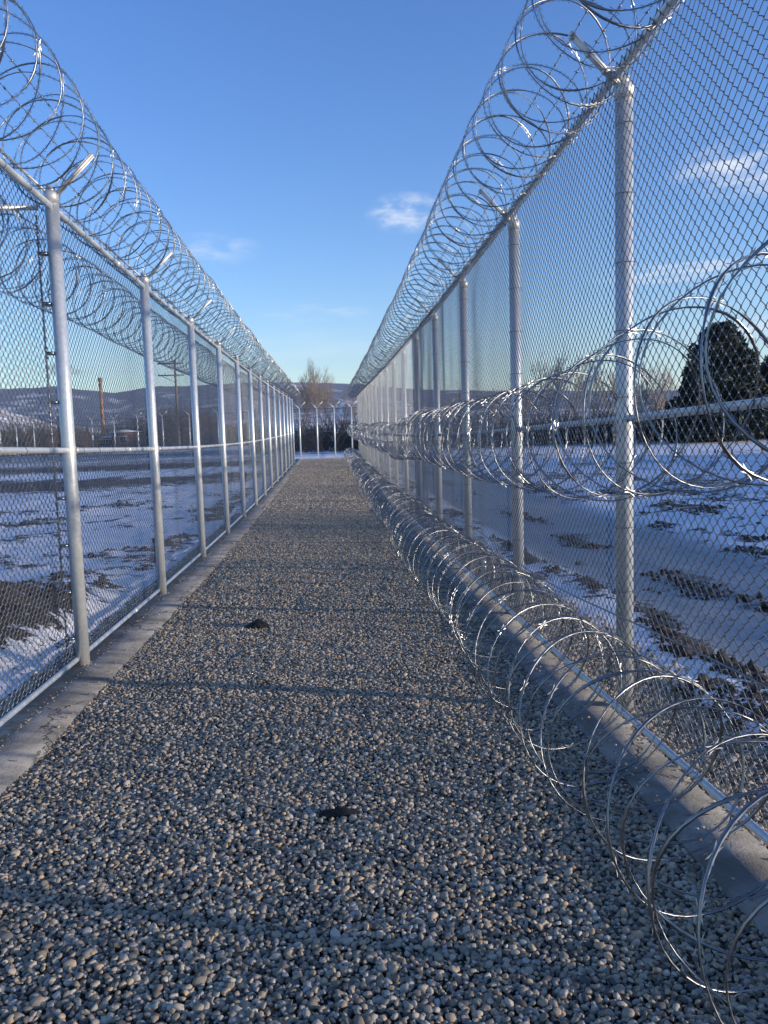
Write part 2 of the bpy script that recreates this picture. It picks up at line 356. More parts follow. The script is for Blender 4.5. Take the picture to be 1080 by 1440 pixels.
def instancer(name, pts, sizes, tilt, coll, label, cat):
    n_ = len(pts); me = bpy.data.meshes.new(name); me.vertices.add(n_); me.vertices.foreach_set('co', pts.astype(np.float32).ravel())
    a_ = me.attributes.new('size', 'FLOAT', 'POINT'); a_.data.foreach_set('value', sizes.astype(np.float32))
    a_ = me.attributes.new('turn', 'FLOAT_VECTOR', 'POINT')
    a_.data.foreach_set('vector', np.stack([rng.normal(0, tilt, n_), rng.normal(0, tilt, n_), rng.uniform(0, 6.28, n_)], -1).astype(np.float32).ravel())
    ob = bpy.data.objects.new(name, me); C.objects.link(ob); tag(ob, label, cat, kind='stuff')
    ng = bpy.data.node_groups.new(name, 'GeometryNodeTree'); ng.interface.new_socket('Geometry', in_out='INPUT', socket_type='NodeSocketGeometry'); ng.interface.new_socket('Geometry', in_out='OUTPUT', socket_type='NodeSocketGeometry')
    N = ng.nodes; L = ng.links
    gi, gout = N.new('NodeGroupInput'), N.new('NodeGroupOutput'); ci = N.new('GeometryNodeCollectionInfo'); ci.inputs['Collection'].default_value = coll; ci.inputs['Separate Children'].default_value = True; ci.inputs['Reset Children'].default_value = True
    m2p = N.new('GeometryNodeMeshToPoints'); iop = N.new('GeometryNodeInstanceOnPoints'); iop.inputs['Pick Instance'].default_value = True
    sz = N.new('GeometryNodeInputNamedAttribute'); sz.data_type = 'FLOAT'; sz.inputs[0].default_value = 'size'
    tn = N.new('GeometryNodeInputNamedAttribute'); tn.data_type = 'FLOAT_VECTOR'; tn.inputs[0].default_value = 'turn'
    L.new(gi.outputs[0], m2p.inputs[0]); L.new(m2p.outputs[0], iop.inputs['Points']); L.new(ci.outputs[0], iop.inputs['Instance'])
    L.new(sz.outputs[0], iop.inputs['Scale']); L.new(tn.outputs[0], iop.inputs['Rotation']); L.new(iop.outputs[0], gout.inputs[0])
    ob.modifiers.new(name, 'NODES').node_group = ng; return ob
PX, PY, PZ, PS = map(np.concatenate, (PX, PY, PZ, PS))
instancer('gravel', np.stack([PX, PY, PZ], -1), PS, .38, pc, 'loose grey pebbles filling the walkway between the two fences', 'gravel')
# clods and stubble on the bare patches
def soil_mat(h):
    rnd = h.n('ShaderNodeObjectInfo').outputs['Random']; c = h.mix(rnd, (.018, .014, .011), (.085, .066, .048)); n = h.noise(h.pos, 60., 4)
    return h.mix(h.math('MULTIPLY', n, .5), c, (.05, .04, .03)), .95, 0., (n, .6, .01)
M['soil'] = mat('soil', soil_mat); M['straw'] = mat('straw', flat((.12, .095, .065), (.28, .23, .16), 9.))
cc = bpy.data.collections.new('clod_kinds'); sc_ = bpy.data.collections.new('stubble_kinds')
for k in range(6):
    rg = np.random.default_rng(150+k); v = iv.copy(); v *= (1+.35*rg.normal(size=(len(v), 1))*.5)
    for _ in range(6):
        d = rg.normal(size=3); d /= np.linalg.norm(d); a = v@d; v -= np.maximum(a-rg.uniform(.4, .8), 0)[:, None]*d
    v *= np.array([1, .8, .55]); p = MB(); p.add(v, t=itr); o = p.build('clod', M['soil']); C.objects.unlink(o); cc.objects.link(o)
    p = MB()
    for _ in range(9):
        b_ = np.array([rg.normal(0, .25), rg.normal(0, .25), -.1]); d = np.array([rg.normal(0, .5), rg.normal(0, .5), 1.])*rg.uniform(.5, 1.2); p.tube(np.stack([b_, b_+d*.5, b_+d+rg.normal(0, .15, 3)]), np.array([.035, .028, .008]), 3, False)
    o = p.build('stubble', M['straw']); C.objects.unlink(o); sc_.objects.link(o)
def on_ground(n, x0, x1, y0, y1, thr):
    x = rng.uniform(x0, x1, n); y = y0+(y1-y0)*rng.random(n)**1.5; i = np.clip(np.searchsorted(gx, x), 0, len(gx)-1); j = np.clip(np.searchsorted(gy, y), 0, len(gy)-1)
    cl_ = vnoise(x*2.6, y*1.6, 401, 3); k = (dirt[i, j]*.8+(cl_-.5)*1.3 > thr) & (out[i, j] > .6); return x[k], y[k], Zg[i, j][k]
A_ = [on_ground(42000, 2.1, 9, 2.5, 26, .40), on_ground(30000, -9, -2.2, 4.5, 26, .42)]
x, y, z = map(np.concatenate, zip(*A_)); sz_ = .012*rng.lognormal(.45, .5, len(x)); instancer('soil_clods', np.stack([x, y, z+sz_*.2], -1), sz_, .5, cc, 'dark soil clods thrown up on the snow beside the fences', 'soil clods')
A_ = [on_ground(7000, 2.1, 12, 2.5, 40, .36), on_ground(5000, -12, -2.2, 4.5, 40, .38)]
x, y, z = map(np.concatenate, zip(*A_)); instancer('dry_grass', np.stack([x, y, z], -1), rng.uniform(.02, .07, len(x)), .25, sc_, 'short dry grass stubble poking through the snow', 'grass')

# ---------------------------------------------------------------- fences
PR = .05
def chain_mesh(P0, P1, z0, z1, seed=0, sides=4, r=.0021, off=0.0, nrm=(1, 0, 0)):
    """woven diamonds between ground points P0 and P1, from z0 to z1 above each"""
    P0 = np.array(P0, float); P1 = np.array(P1, float); Lh = np.linalg.norm(P1-P0); nw = int(round(Lh/.039)); dx = 1/nw
    nh = int(round((z1-z0)/.0335)); mb = MB(); rg = np.random.default_rng(seed); nrm = np.array(nrm, float)
    j = np.arange(nh+1); zz = z0+(z1-z0)*j/nh
    if sides > 3:           # rounded knuckles: two points at each bend
        j = np.repeat(j, 2); zz = np.repeat(zz, 2); zz[0::2] -= .0065; zz[1::2] += .0065
    drift = (vnoise(zz*1.7+seed, zz*0, 90+seed, 2)-.5)*.02
    sag = lambda u_: (vnoise(u_*4+seed*3.1, zz*.8, 95, 2)-.5)*.03*np.sin(np.clip(u_, 0, 1)*np.pi)
    for i in range(nw):
        u_ = (i+((j+i) % 2))*dx; par = ((j+i) % 2)*2-1
        u2 = np.clip(u_+drift*dx*8*0, 0, 1)
        P = P0+(P1-P0)*u2[:, None]; P[:, 2] += zz
        P += nrm*(off+sag(u_)+par*.0022)[:, None]
        mb.tube(P, r, sides, cap=False, up=nrm)
    return mb
def pipe(mb, a, b, r, n=12, cap=True): mb.tube(np.linspace(a, b, 2), r, n, cap)
def channel(mb, a, b, wdt=.045, th=.022, ax=(0, 1, 0)):
    """a folded barb arm from a to b: web and two lips"""
    a = np.array(a, float); b = np.array(b, float); t = (b-a); Ln = np.linalg.norm(t); t /= Ln; ax = np.array(ax, float); n_ = np.cross(t, ax); rot = np.stack([t, ax, n_], 1); c = (a+b)/2
    mb.box(c, (Ln, wdt, .004), rot)
    for s_ in (-1, 1): mb.box(c+ax*s_*(wdt/2-.002)-n_*th/2, (Ln, .004, th-.005), rot)
    for f_ in (.3, .62, .95): mb.box(a+t*Ln*f_+n_*.006, (.022, wdt*.7, .008), rot)
def post(root, x, y, H, arms, ring=True, bx=1):
    g0 = float(G(y)); mb = MB(); th = rng.normal(0, .003, 2)
    P = np.array([[x, y, g0-.1], [x+th[0], y+th[1], g0+H-.02]]); mb.tube(P, PR, 20)
    po = part(mb, 'post', M['post'], root, True)
    cp = MB(); zc = g0+H
    cp.tube(np.array([[x, y, zc-.075], [x, y, zc-.004], [x, y, zc+.012], [x, y, zc+.024]]), np.array([PR+.004, PR+.004, PR*.8, .012]), 20)
    cp.box((x, y, zc+.02), (.05, .05, .055)); part(cp, 'post_cap', M['arm'], po, False)
    for s_, ln in arms:
        am = MB(); d = ln/math.sqrt(2)*s_; channel(am, (x+s_*.03, y, zc-.01), (x+s_*.03+d, y, zc-.01+abs(d)))
        part(am, 'barb_arm', M['arm'], po)
    if ring:
        bm_ = MB(); mz = g0+1.69
        for z_ in (mz, ):
            bm_.tube(np.array([[x, y, z_-.03], [x, y, z_+.03]]), PR+.005, 20, False); bm_.box((x+bx*(PR+.012), y, z_), (.022, .02, .04))
        part(bm_, 'rail_clamp', M['arm'], po, False)
    return po
def rail(root, name, x, z, ys, r, m='post'):
    mb = MB(); mb.tube(np.stack([np.full(len(ys), x), ys, G(ys)+z], -1), r, 12)
    for y in ys[1::2]:   # sleeve joints
        mb.tube(np.array([[x, y-1.2, G(y-1.2)+z], [x, y-1.1, G(y-1.1)+z]]), r+.004, 12)
    return part(mb, name, M[m], root, True)
def barbed(root, x, z, y0, y1, sag=.012, step=.12):
    """two plies and four point barbs"""
    mb = MB(); ys = np.arange(y0, y1, .08); k = len(ys); zz = G(ys)+z-sag*np.abs(np.sin(ys*1.03))
    for p in (0, np.pi):
        mb.tube(np.stack([x+.003*np.cos(ys*40+p), ys, zz+.003*np.sin(ys*40+p)], -1), .0016, 3, False)
    for y in np.arange(y0, y1, step):
        z_ = float(G(y))+z-sag*abs(math.sin(y*1.03)); mb.tube(np.array([[x, y-.008, z_], [x, y+.008, z_]]), .006, 5)
        for a in (rng.uniform(0, 6.28), rng.uniform(0, 6.28)):
            d = np.array([math.cos(a), .2, math.sin(a)])*.016; c_ = np.array([x, y, z_]); mb.tube(np.stack([c_-d, c_+d]), .0013, 3, False)
    return part(mb, 'barbed_strand', M['barbed'], root)
def ties(mb, x, zs, a, b, xm):
    if a > 22: return
    for z in zs:
        for y in np.arange(a+.3, b-.1, .45):
            th = np.linspace(0, 6.28, 9); mb.tube(np.stack([x+np.cos(th)*.032, y+th*.002, G(y)+z+np.sin(th)*.032], -1), .002, 4, False)
    if xm is not None:
        for z in np.arange(.35, 3.4, .38):
            th = np.linspace(0, 6.28, 17); mb.tube(np.stack([xm+np.cos(th)*(PR+.012), b+np.sin(th)*(PR+.004), G(b)+z+th*.002], -1), .0022, 4, False)
# left fence: pipes on the walkway side, mesh outside
HL, HR = 3.496, 3.649
yL = [6.406+3.05*k for k in range(-1, 14)]; yR = [4.755+2.79*k for k in range(-1, 16)]
LF = empty('chain_link_fence', (XL, yL[0], float(G(yL[0]))), 'tall chain link fence left of the gravel walk, with V arms on its posts', 'fence', 'fences along the walkway')
RF = empty('chain_link_fence', (XR, yR[0], float(G(yR[0]))), 'tall chain link fence right of the gravel walk, mesh wrapped over the posts', 'fence', 'fences along the walkway')
for y in yL: post(LF, XL, y, HL+.07, ((1, .40), (-1, .52)))
for y in yR: post(RF, XR, y, HR-.04, ((-1, .40),), bx=-1)
eL = np.array([yL[0]-2]+yL); eR = np.array([yR[0]-1.5]+yR)
rail(LF, 'top_rail', XL, HL-.03, eL, .024); rail(LF, 'mid_rail', XL, 1.689, eL, .021); rail(LF, 'bottom_rail', XL-.035, .085, eL, .019)
rail(RF, 'top_rail', XR-.052, HR+.01, eR, .026); rail(RF, 'mid_rail', XR, 1.754, eR, .021); rail(RF, 'bottom_rail', XR-.108, .085, eR, .019)
for k, (a, b) in enumerate(zip(eL[:-1], eL[1:])):
    mb = chain_mesh((XL-.062, a, G(a)), (XL-.062, b, G(b)), .06, HL, k, 4 if a < 14 else 3, r=.0021 if a < 8 else .0018 if a < 14 else .0015)
    ties(mb, XL, (HL-.03, 1.689), a, b, None); part(mb, 'mesh_panel', M['mesh'], LF, True)
for k, (a, b) in enumerate(zip(eR[:-1], eR[1:])):
    mb = chain_mesh((XR-.082, a, G(a)), (XR-.082, b, G(b)), .09, HR+.03, k+30, 4 if a < 14 else 3, r=.0021 if a < 8 else .0018 if a < 14 else .0014)
    ties(mb, XR, (1.754,), a, b, XR); part(mb, 'mesh_panel', M['mesh'], RF, True)
for f_ in (.3, .62, .95):
    d = .40/math.sqrt(2)*f_; barbed(RF, XR-.03-d, HR-.04+d, yR[0], yR[-1]); barbed(LF, XL+.03+d, HL+.07+d, yL[0], yL[-1])
    d = .52/math.sqrt(2)*f_; barbed(LF, XL-.03-d, HL+.07+d, yL[0], yL[-1])
# tension bar and brace bands beside the first left post
mb = MB(); y1_ = yL[1]; g0 = float(G(y1_))
mb.box((XL-.10, y1_-.045, g0+1.75), (.009, .016, 3.3))
for z in np.arange(.1, 3.4, .075): mb.tube(np.array([[XL-.10, y1_-.06, g0+z], [XL-.10, y1_-.03, g0+z+.03]]), .008, 6)
for z in np.arange(.25, 3.3, .36): mb.box((XL-.075, y1_-.02, g0+z), (.06, .05, .024))
part(mb, 'tension_bar', M['mesh'], LF)
# cross fence joining the left fence at that post
CF = empty('chain_link_fence', (XL-.15, y1_, g0), 'chain link cross fence running off to the left from the nearest left post', 'fence')
for x in (-5.0, -8.0, -11.0):
    m_ = MB(); pipe(m_, (x, y1_, g0-.1), (x, y1_, g0+HL), PR, 16); part(m_, 'post', M['post'], CF, True)
for nm, z in (('top_rail', HL-.03), ('mid_rail', 1.689)):
    m_ = MB(); pipe(m_, (XL-.1, y1_, g0+z), (-11, y1_, g0+z), .021); part(m_, nm, M['post'], CF, True)
for k, (a, b) in enumerate(((XL-.12, -5.), (-5., -8.), (-8., -11.))):
    part(chain_mesh((a, y1_+.06, g0), (b, y1_+.06, g0), .06, HL, 70+k, 3, nrm=(0, 1, 0)), 'mesh_panel', M['mesh'], CF, True)

# ---------------------------------------------------------------- razor wire coils
def coil(name, label, fx, fz, r, y0, y1, pitch, phase, seed, group='razor wire coils', amp=.46, axis_fn=None, extra=None, kk=1.5, jit=.03, barb=.07, sc=1.2, tilt=.018):
    """concertina: each turn is clipped to the next at alternating points"""
    rg = np.random.default_rng(seed); n = 44; ys = [y0]; 
    while ys[-1] < y1: ys.append(ys[-1]+pitch(ys[-1])*rg.uniform(.86, 1.14))
    turns = len(ys)-1; th = np.arange(turns*n+1)/n*2*np.pi; yc = np.interp(th/(2*np.pi), np.arange(len(ys)), ys)
    pt = np.interp(th/(2*np.pi), np.arange(len(ys)), [pitch(y) for y in ys])
    y = yc+amp*pt*np.sin(kk*th+1.57)
    tl = np.interp(th/(2*np.pi), np.arange(turns+1), rg.normal(0, tilt, turns+1)); y = y+tl*np.cos(th+seed)+tl[::-1]*.6*np.sin(th)
    rr = r*(1+jit*(2*vnoise(th*.31, th*0, seed, 2)-1)+.02*np.sin(2*th+seed)); 
    a = -(th+phase); px = rr*np.cos(a); pz = rr*np.sin(a)
    cx = fx(yc)+.03*(2*vnoise(yc*.7, yc*0, seed+3, 2)-1); cz = fz(yc)+.03*(2*vnoise(yc*.7, yc*0, seed+5, 2)-1)
    P = np.stack([cx+px, y, np.maximum(G(y)+cz+pz, G(y)+.03)], -1)
    if axis_fn: P = axis_fn(P)
    mb = MB(); ax = np.array([0, 1., .0]) if not axis_fn else np.array([1., 0, 0])
    wob = np.stack([.5*np.sin(th*3.1), np.ones_like(th), .5*np.cos(th*2.3)], -1)
    T, A, B = mb.tube(P, 0, 4, True, up=wob if not axis_fn else ax, flat=(.0026*sc, .0062*sc))
    seg = np.linalg.norm(np.diff(P, axis=0), axis=1); s_ = np.concatenate([[0], np.cumsum(seg)]); at_ = np.arange(.05, s_[-1], barb); at_ = at_+rg.uniform(-.006, .006, at_.size)
    c = np.stack([np.interp(at_, s_, P[:, i]) for i in range(3)], -1); idx = np.clip(np.searchsorted(s_, at_), 0, len(P)-1); T, A, B = T[idx], A[idx], B[idx]
    fl = rg.uniform(.3, 2.3, len(at_)); W = B*np.cos(fl)[:, None]+A*np.sin(fl)[:, None]; Nn = np.cross(T, W)
    vv = []; tt = []
    sh = [(0, .0045), (.017, .0062), (.025, .0118)]
    k = 0
    for sx in (-1, 1):
        for sy in (-1, 1):
            for (u_, v_) in sh: vv.append(c+T*u_*sx*sc+W*v_*sy*sc+Nn*.001*sy)
            tt.append([k, k+1, k+2]); k += 3
    V = np.stack(vv, 1); nb = len(at_); tri = (np.arange(nb)[:, None, None]*k+np.array(tt)[None]).reshape(-1, 3)
    mb.add(V.reshape(-1, 3), t=tri)
    if extra: extra(mb)
    # crimped clips where the turns meet
    o = mb.build(name, M['razor'], loc=(float(fx(y0)), y0, float(G(y0)+fz(y0))) if not axis_fn else None)
    return tag(o, label, 'razor wire', group)
cst = lambda v: (lambda y: v+0*np.asarray(y, float))
pt_ = lambda y: .215 if y < 9 else .21
coil('razor_wire_coil', 'razor wire coil cradled in the V arms on top of the left fence', cst(-1.937), cst(3.886), .372, 2.6, 48.8, pt_, 2.0, 1)
coil('razor_wire_coil', 'razor wire coil hung outside the left fence, seen through its mesh below the rail', cst(-2.66), cst(3.40), .335, 2.9, 48.5, lambda y: .22, .6, 2)
coil('razor_wire_coil', 'razor wire coil on the slanted arms on top of the right fence', cst(1.491), cst(3.936), .355, 2.0, 48.5, pt_, .4, 3)
pm = lambda y: .26 if y < 4.8 else .21
coil('razor_wire_coil', 'razor wire coil fixed along the middle rail of the right fence', cst(1.37), lambda y: 1.70+.04*np.cos(np.asarray(y)*.55)+.13*np.exp(-((np.asarray(y)-1.8)/2.)**2), .345, 1.5, 47.5, pm, 3.14, 4)
def ln_wire(mb):
    ys = np.arange(2, 46, .3); mb.tube(np.stack([1.50+.03*np.sin(ys*.8), ys, G(ys)+.70-.03*np.cos(ys*1.1)], -1), 0, 4, True, flat=(.004, .005))
coil('razor_wire_coil', 'razor wire coil lying on gravel and concrete along the foot of the right fence', lambda y: 1.19+.03*np.sin(np.asarray(y)*1.05), cst(.375), .35, 1.1, 49, lambda y: .19 if y < 6 else .20, 5.0, 5, extra=ln_wire, jit=.09, tilt=.05)

# ---------------------------------------------------------------- far perimeter fence
def gz(y): return float(G(y))
FF = empty('perimeter_fence', (1.6, 58, gz(58)), 'distant chain link fence with V topped posts crossing behind the end of the walkway', 'fence')
pts = [(2.8-1.2*k, 58.) for k in range(5)]+[(-3.3-2.6*k, 60.+2.5*k) for k in range(17)]
pts2 = [(2.8+3.0*k, 58.+1.2*k) for k in range(1, 5)]
allp = pts2[::-1]+pts
for (x, y) in allp:
    mb = MB(); g0 = gz(y); pipe(mb, (x, y, g0-.2), (x, y, g0+3.3), .055, 8); po = part(mb, 'post', M['post'], FF, True)
    for s_ in (-1, 1):
        mb = MB(); mb.box((x+s_*.22, y, g0+3.52), (.62, .06, .035), np.array(Matrix.Rotation(-s_*R(45), 3, 'Y'))); part(mb, 'barb_arm', M['arm'], po)
for nm, z in (('top_rail', 3.25), ('mid_rail', 1.65), ('bottom_rail', .15)):
    mb = MB(); mb.tube(np.array([(x, y, gz(y)+z) for x, y in allp]), .025, 6); part(mb, nm, M['mesh'], FF, True)
mb = MB()
for (a, b) in zip(allp[:-1], allp[1:]):
    a3 = np.array([*a, gz(a[1])]); b3 = np.array([*b, gz(b[1])]); ln = np.linalg.norm(b3-a3); nn = int(ln/.15)
    for i in range(-23, nn):    # two families of straight wires clipped to the panel
        for sgn in (1, -1):
            i0, i1 = i*.15, i*.15+3.25
            lo, hi = max(i0, 0), min(i1, ln)
            if hi <= lo: continue
            za, zb = (lo-i0), (hi-i0)
            if sgn < 0: za, zb = 3.25-za, 3.25-zb
            p = a3+(b3-a3)*lo/ln+np.array([0, 0, za]); q = a3+(b3-a3)*hi/ln+np.array([0, 0, zb]); mb.tube(np.stack([p, q]), .004, 3, False)
part(mb, 'mesh_panel', M['mesh'], FF)
mb = MB()
for s_ in (-.3, 0, .3):
    mb.tube(np.array([(x+s_, y, gz(y)+3.45+abs(s_)) for x, y in allp]), .008, 3)
part(mb, 'barbed_strand', M['barbed'], FF)

# ---------------------------------------------------------------- scraps on the gravel
def scrap(name, label, x, y, sx, sy, seed, hh=.045):
    rg = np.random.default_rng(seed); k = 26; u_, v_ = np.meshgrid(np.linspace(-1, 1, k), np.linspace(-1, 1, k), indexing='ij')
    xx = u_*sx*(1+.3*(vnoise(v_*2+9, u_+3, seed, 3)-.5)); yy = v_*sy*(1+.5*(vnoise(u_*2+5, v_+7, seed+1, 3)-.5)); rad = np.hypot(u_, v_)
    zz = .012+(1-np.clip(rad, 0, 1)**2)*hh*(.4+1.2*vnoise(u_*3+20, v_*3+20, seed+2, 3)); xx, yy = xx*np.sqrt(1-.4*v_**2), yy*np.sqrt(1-.4*u_**2)
    top = np.stack([x+xx, y+yy, G(y)+zz+.014], -1).reshape(-1, 3); bot = top-np.array([0, 0, .006]); mb = MB()
    i, j = np.meshgrid(np.arange(k-1), np.arange(k-1), indexing='ij'); b_ = (i*k+j).ravel(); q = np.stack([b_, b_+k, b_+k+1, b_+1], -1)
    rim = list(range(k))+[r_*k+k-1 for r_ in range(1, k)]+[(k-1)*k+c_ for c_ in range(k-2, -1, -1)]+[r_*k for r_ in range(k-2, 0, -1)]; nr = k*k
    sq = [[rim[a], rim[(a+1) % len(rim)], rim[(a+1) % len(rim)]+nr, rim[a]+nr] for a in range(len(rim))]
    mb.add(np.concatenate([top, bot]), np.concatenate([q, q[:, ::-1]+nr, sq])); o = mb.build(name, M['cloth'], smooth=True, loc=(x, y, gz(y))); return tag(o, label, 'cloth scrap', 'black scraps on the gravel')
scrap('cloth_scrap', 'small crumpled black scrap on the gravel, farther one nearer the left kerb', -.73, 7.6, .10, .10, 4)
scrap('cloth_scrap', 'small crumpled black scrap on the gravel, nearer one in the middle of the walk', -.02, 3.52, .085, .035, 8, .018)

# ---------------------------------------------------------------- trees
def bare_tree(name, label, x, y, h, seed, group, lean=.0, thick=1.0, bark='bark', spread=.42, levels=5, stems=1):
    rg = np.random.default_rng(seed); g0 = gz(y)
    root = empty(name, (x, y, g0), label, 'tree', group); tm, bm_ = MB(), MB()
    def grow(p, d, ln, r, lv):
        k = 5; P = [p]; dd = d.copy()
        for _ in range(k):
            dd = dd+rg.normal(0, .10, 3)+np.array([0, 0, .05]); dd /= np.linalg.norm(dd); P.append(P[-1]+dd*ln/k)
        P = np.array(P); rr = np.linspace(r, r*.55, k+1); (tm if lv == 0 else bm_).tube(P, rr, 6 if lv == 0 else 3, False)
        if lv >= levels: return
        nb = rg.integers(3, 5)
        for _ in range(nb):
            t = rg.uniform(.35, 1) if lv else rg.uniform(.3, 1); q = P[0]+0; i = min(int(t*k), k-1); q = P[i]+(P[i+1]-P[i])*(t*k-i)
            a = rg.uniform(0, 6.28); s_ = np.array([math.cos(a), math.sin(a), 0]); nd = dd*(1-spread)+s_*spread*rg.uniform(.7, 1.4)+np.array([0, 0, .22]); nd /= np.linalg.norm(nd)
            grow(q, nd, ln*rg.uniform(.5, .72), max(r*(.55 if lv else .45), .012), lv+1)
        grow(P[-1], dd, ln*.68, max(r*.55, .009), lv+1)
    for s_ in range(stems):
        off = np.array([rg.normal(0, .25), rg.normal(0, .25), 0])*(stems > 1)
        grow(np.array([x, y, g0-.1])+off, np.array([lean+off[0]*.4, off[1]*.3, 1.]), h*.36, .035*h/3*thick, 0)
    part(tm, 'trunk', M[bark], root, True); part(bm_, 'branches', M['twig'], root); return root
def leafy(mb, c, rad, n, rg, size):
    """n leaf clumps (pairs of small faces) in the ellipsoid"""
    d = rg.normal(size=(n, 3)); d /= np.linalg.norm(d, axis=1)[:, None]; p = c+d*rad*(rg.random((n, 1))**.4)
    a = rg.normal(size=(n, 3)); a /= np.linalg.norm(a, axis=1)[:, None]; b = np.cross(a, rg.normal(size=(n, 3))); b /= np.linalg.norm(b, axis=1)[:, None]
    s_ = size*rg.uniform(.6, 1.5, (n, 1)); V = np.stack([p-a*s_, p+b*s_*.5, p+a*s_, p-b*s_*.5+d*s_*.3], 1)
    mb.add(V.reshape(-1, 3), np.arange(n*4).reshape(-1, 4))
def conifer(name, label, x, y, h, w, seed, tiers=60, dens=90, size=.16, loc0=.04, group=None):
    rg = np.random.default_rng(seed); g0 = gz(y); root = empty(name, (x, y, g0), label, 'tree', group)
    tm = MB(); tm.tube(np.array([[x, y, g0-.2], [x+.1, y, g0+h*.5], [x, y, g0+h*.96]]), np.array([.035*h*.7, .02*h*.7, .03]), 8); cr = MB()
    for i in range(tiers):
        t = (i+rg.random())/tiers*(1-loc0)+loc0
        prof = (1-t)**.5*(.85+.15*math.sin(t*3.1+seed))*rg.uniform(.8, 1.05) if t > .15 else (.55+t*2.6)*.83
        for _ in range(3):
            a = rg.uniform(0, 6.28); rr = w/2*prof*rg.uniform(.35, 1.1); c = np.array([x+math.cos(a)*rr*.75, y+math.sin(a)*rr*.75, g0+h*t])
            leafy(cr, c, np.array([rr*.42+.18, rr*.42+.18, h*.045+.12]), dens, rg, size)
            if rg.random() < .35: 
                q = c+np.array([math.cos(a)*rr*.25, math.sin(a)*rr*.25, h*.05]); tm.tube(np.stack([np.array([x, y, c[2]-.3]), q]), np.array([.06, .02]), 4, False); leafy(cr, q, np.array([.35, .35, .5]), dens//3, rg, size)
    leafy(cr, np.array([x, y, g0+h*.97]), np.array([.2, .2, h*.05]), dens//2, rg, size)
    part(tm, 'trunk', M['bark'], root, True); part(cr, 'crown', M['needle'], root); return root
def at(px, Y):      # world x for a pixel column of the photo at depth Y (near the horizon)
    return {0: None}.get(px, 0) or ((px-540)/1165+.0633)/(1-(px-540)/1165*.0665)*Y
conifer('evergreen_tree', 'large dark evergreen beyond the snow on the right, seen behind the mesh', at(1015, 60), 60, 8.2, 12.0, 3, 75, 150, .22)
conifer('evergreen_tree', 'smaller dark evergreen at the right edge of the view, beside the larger one', at(1078, 62), 62, 5.6, 6.0, 5, 40, 120, .20)
T_ = [(410, 92, 8.2, 'slim bare tree leftmost behind the far end of the walk'), (432, 90, 9.6, 'bare tree with upright twigs behind the leftmost far V post'), (452, 88, 10.4, 'tallest bare tree, centred behind the end of the walk'), (470, 94, 9.6, 'bare tree just right of the tallest one behind the end of the walk'), (487, 97, 7.4, 'lower bare tree beside the right fence end')]
for i, (px, Y_, h_, lb) in enumerate(T_): bare_tree('bare_tree', lb, at(px, Y_), Y_, h_, 100+i, 'bare trees behind the end of the walk', stems=2, thick=.5, spread=.34, levels=4)
TR = [(742, 74, 6.6, 'twig'), (765, 66, 9.0, 'bark'), (800, 60, 8.0, 'birch'), (838, 62, 7.6, 'birch'), (868, 58, 6.2, 'bark'), (905, 64, 7.2, 'bark'), (930, 55, 6.6, 'birch'), (972, 66, 6.6, 'bark'), (1062, 70, 10.5, 'birch'), (700, 84, 7.0, 'bark'), (655, 90, 7.5, 'bark')]
lbs = ['thin bare tree left of the tall dark trunked one, beyond the right fence', 'tall bare tree with a dark leaning trunk beyond the right fence', 'bare tree with a pale trunk, left of two, beyond the middle coil', 'bare tree with a pale trunk, right of two, beyond the middle coil', 'low bare tree behind the nearest right hand post', 'bare tree just right of the nearest right hand post', 'pale trunked bare tree left of the large evergreen', 'bare tree touching the left side of the large evergreen', 'tall bare tree rising behind the evergreens at the right edge', 'bare tree beyond the third post of the right fence', 'bare tree beyond the fourth post of the right fence']
for i, ((px, Y_, h_, bk), lb) in enumerate(zip(TR, lbs)): bare_tree('bare_tree', lb, at(px, Y_), Y_, h_, 200+i, 'bare trees beyond the right fence', bark=bk, lean=.15 if i == 1 else 0., stems=1 if bk == 'birch' else 2, levels=4, thick=.9, spread=.45)
# brush and hedges: read as masses
def brush(name, label, areas, seed, m='brush', leaf=None):
    rg = np.random.default_rng(seed); mb = MB()
    for (x0, x1, y0, y1, h0, h1, n) in areas:
        xs = rg.uniform(x0, x1, n); ys = rg.uniform(y0, y1, n); hh = rg.uniform(h0, h1, n)*(.55+.9*vnoise(xs*.12, ys*.12+5, seed, 3))
        for x, y, h_ in zip(xs, ys, hh):
            if y < 136 and -.275 < x/y < -.19: continue      # open ground in front of the buildings
            g0 = gz(y)
            for _ in range(7):
                d = np.array([rg.normal(0, .35), rg.normal(0, .35), 1.])*h_*rg.uniform(.5, 1); b = np.array([x+rg.normal(0, .25), y+rg.normal(0, .25), g0]); mid_ = b+d*.5+rg.normal(0, .06, 3)*h_
                mb.tube(np.stack([b, mid_, b+d]), np.array([.03, .022, .01])*(1+y/120), 3, False)
                for _ in range(3):
                    q = b+d*rg.uniform(.4, .9); e = q+rg.normal(0, .22, 3)*h_+np.array([0, 0, .25*h_]); mb.tube(np.stack([q, e]), np.array([.018, .008])*(1+y/120), 3, False)
            if leaf: leafy(mb, np.array([x, y, g0+h_*.4]), np.array([h_*.5, h_*.5, h_*.42]), leaf, rg, .14)
    o = mb.build(name, M[m]); return tag(o, label, 'brush', kind='stuff')
brush('hedge', 'dark evergreen hedge and undergrowth beyond the snow on the right', [(9, 60, 64, 72, 1.1, 2.3, 420), (60, 110, 70, 90, 1.5, 3, 200)], 5, 'needle', 22)
brush('brush', 'dry brown brush and scrub beyond the fences', [(8, 80, 74, 96, 1.6, 3.4, 420), (-4, 9, 66, 86, 1.2, 2.6, 90), (-75, -8, 105, 150, 1.4, 3.6, 700), (-34, -18, 118, 150, 3.0, 5.5, 160), (-60, -30, 88, 98, .6, 1.6, 250)], 6)
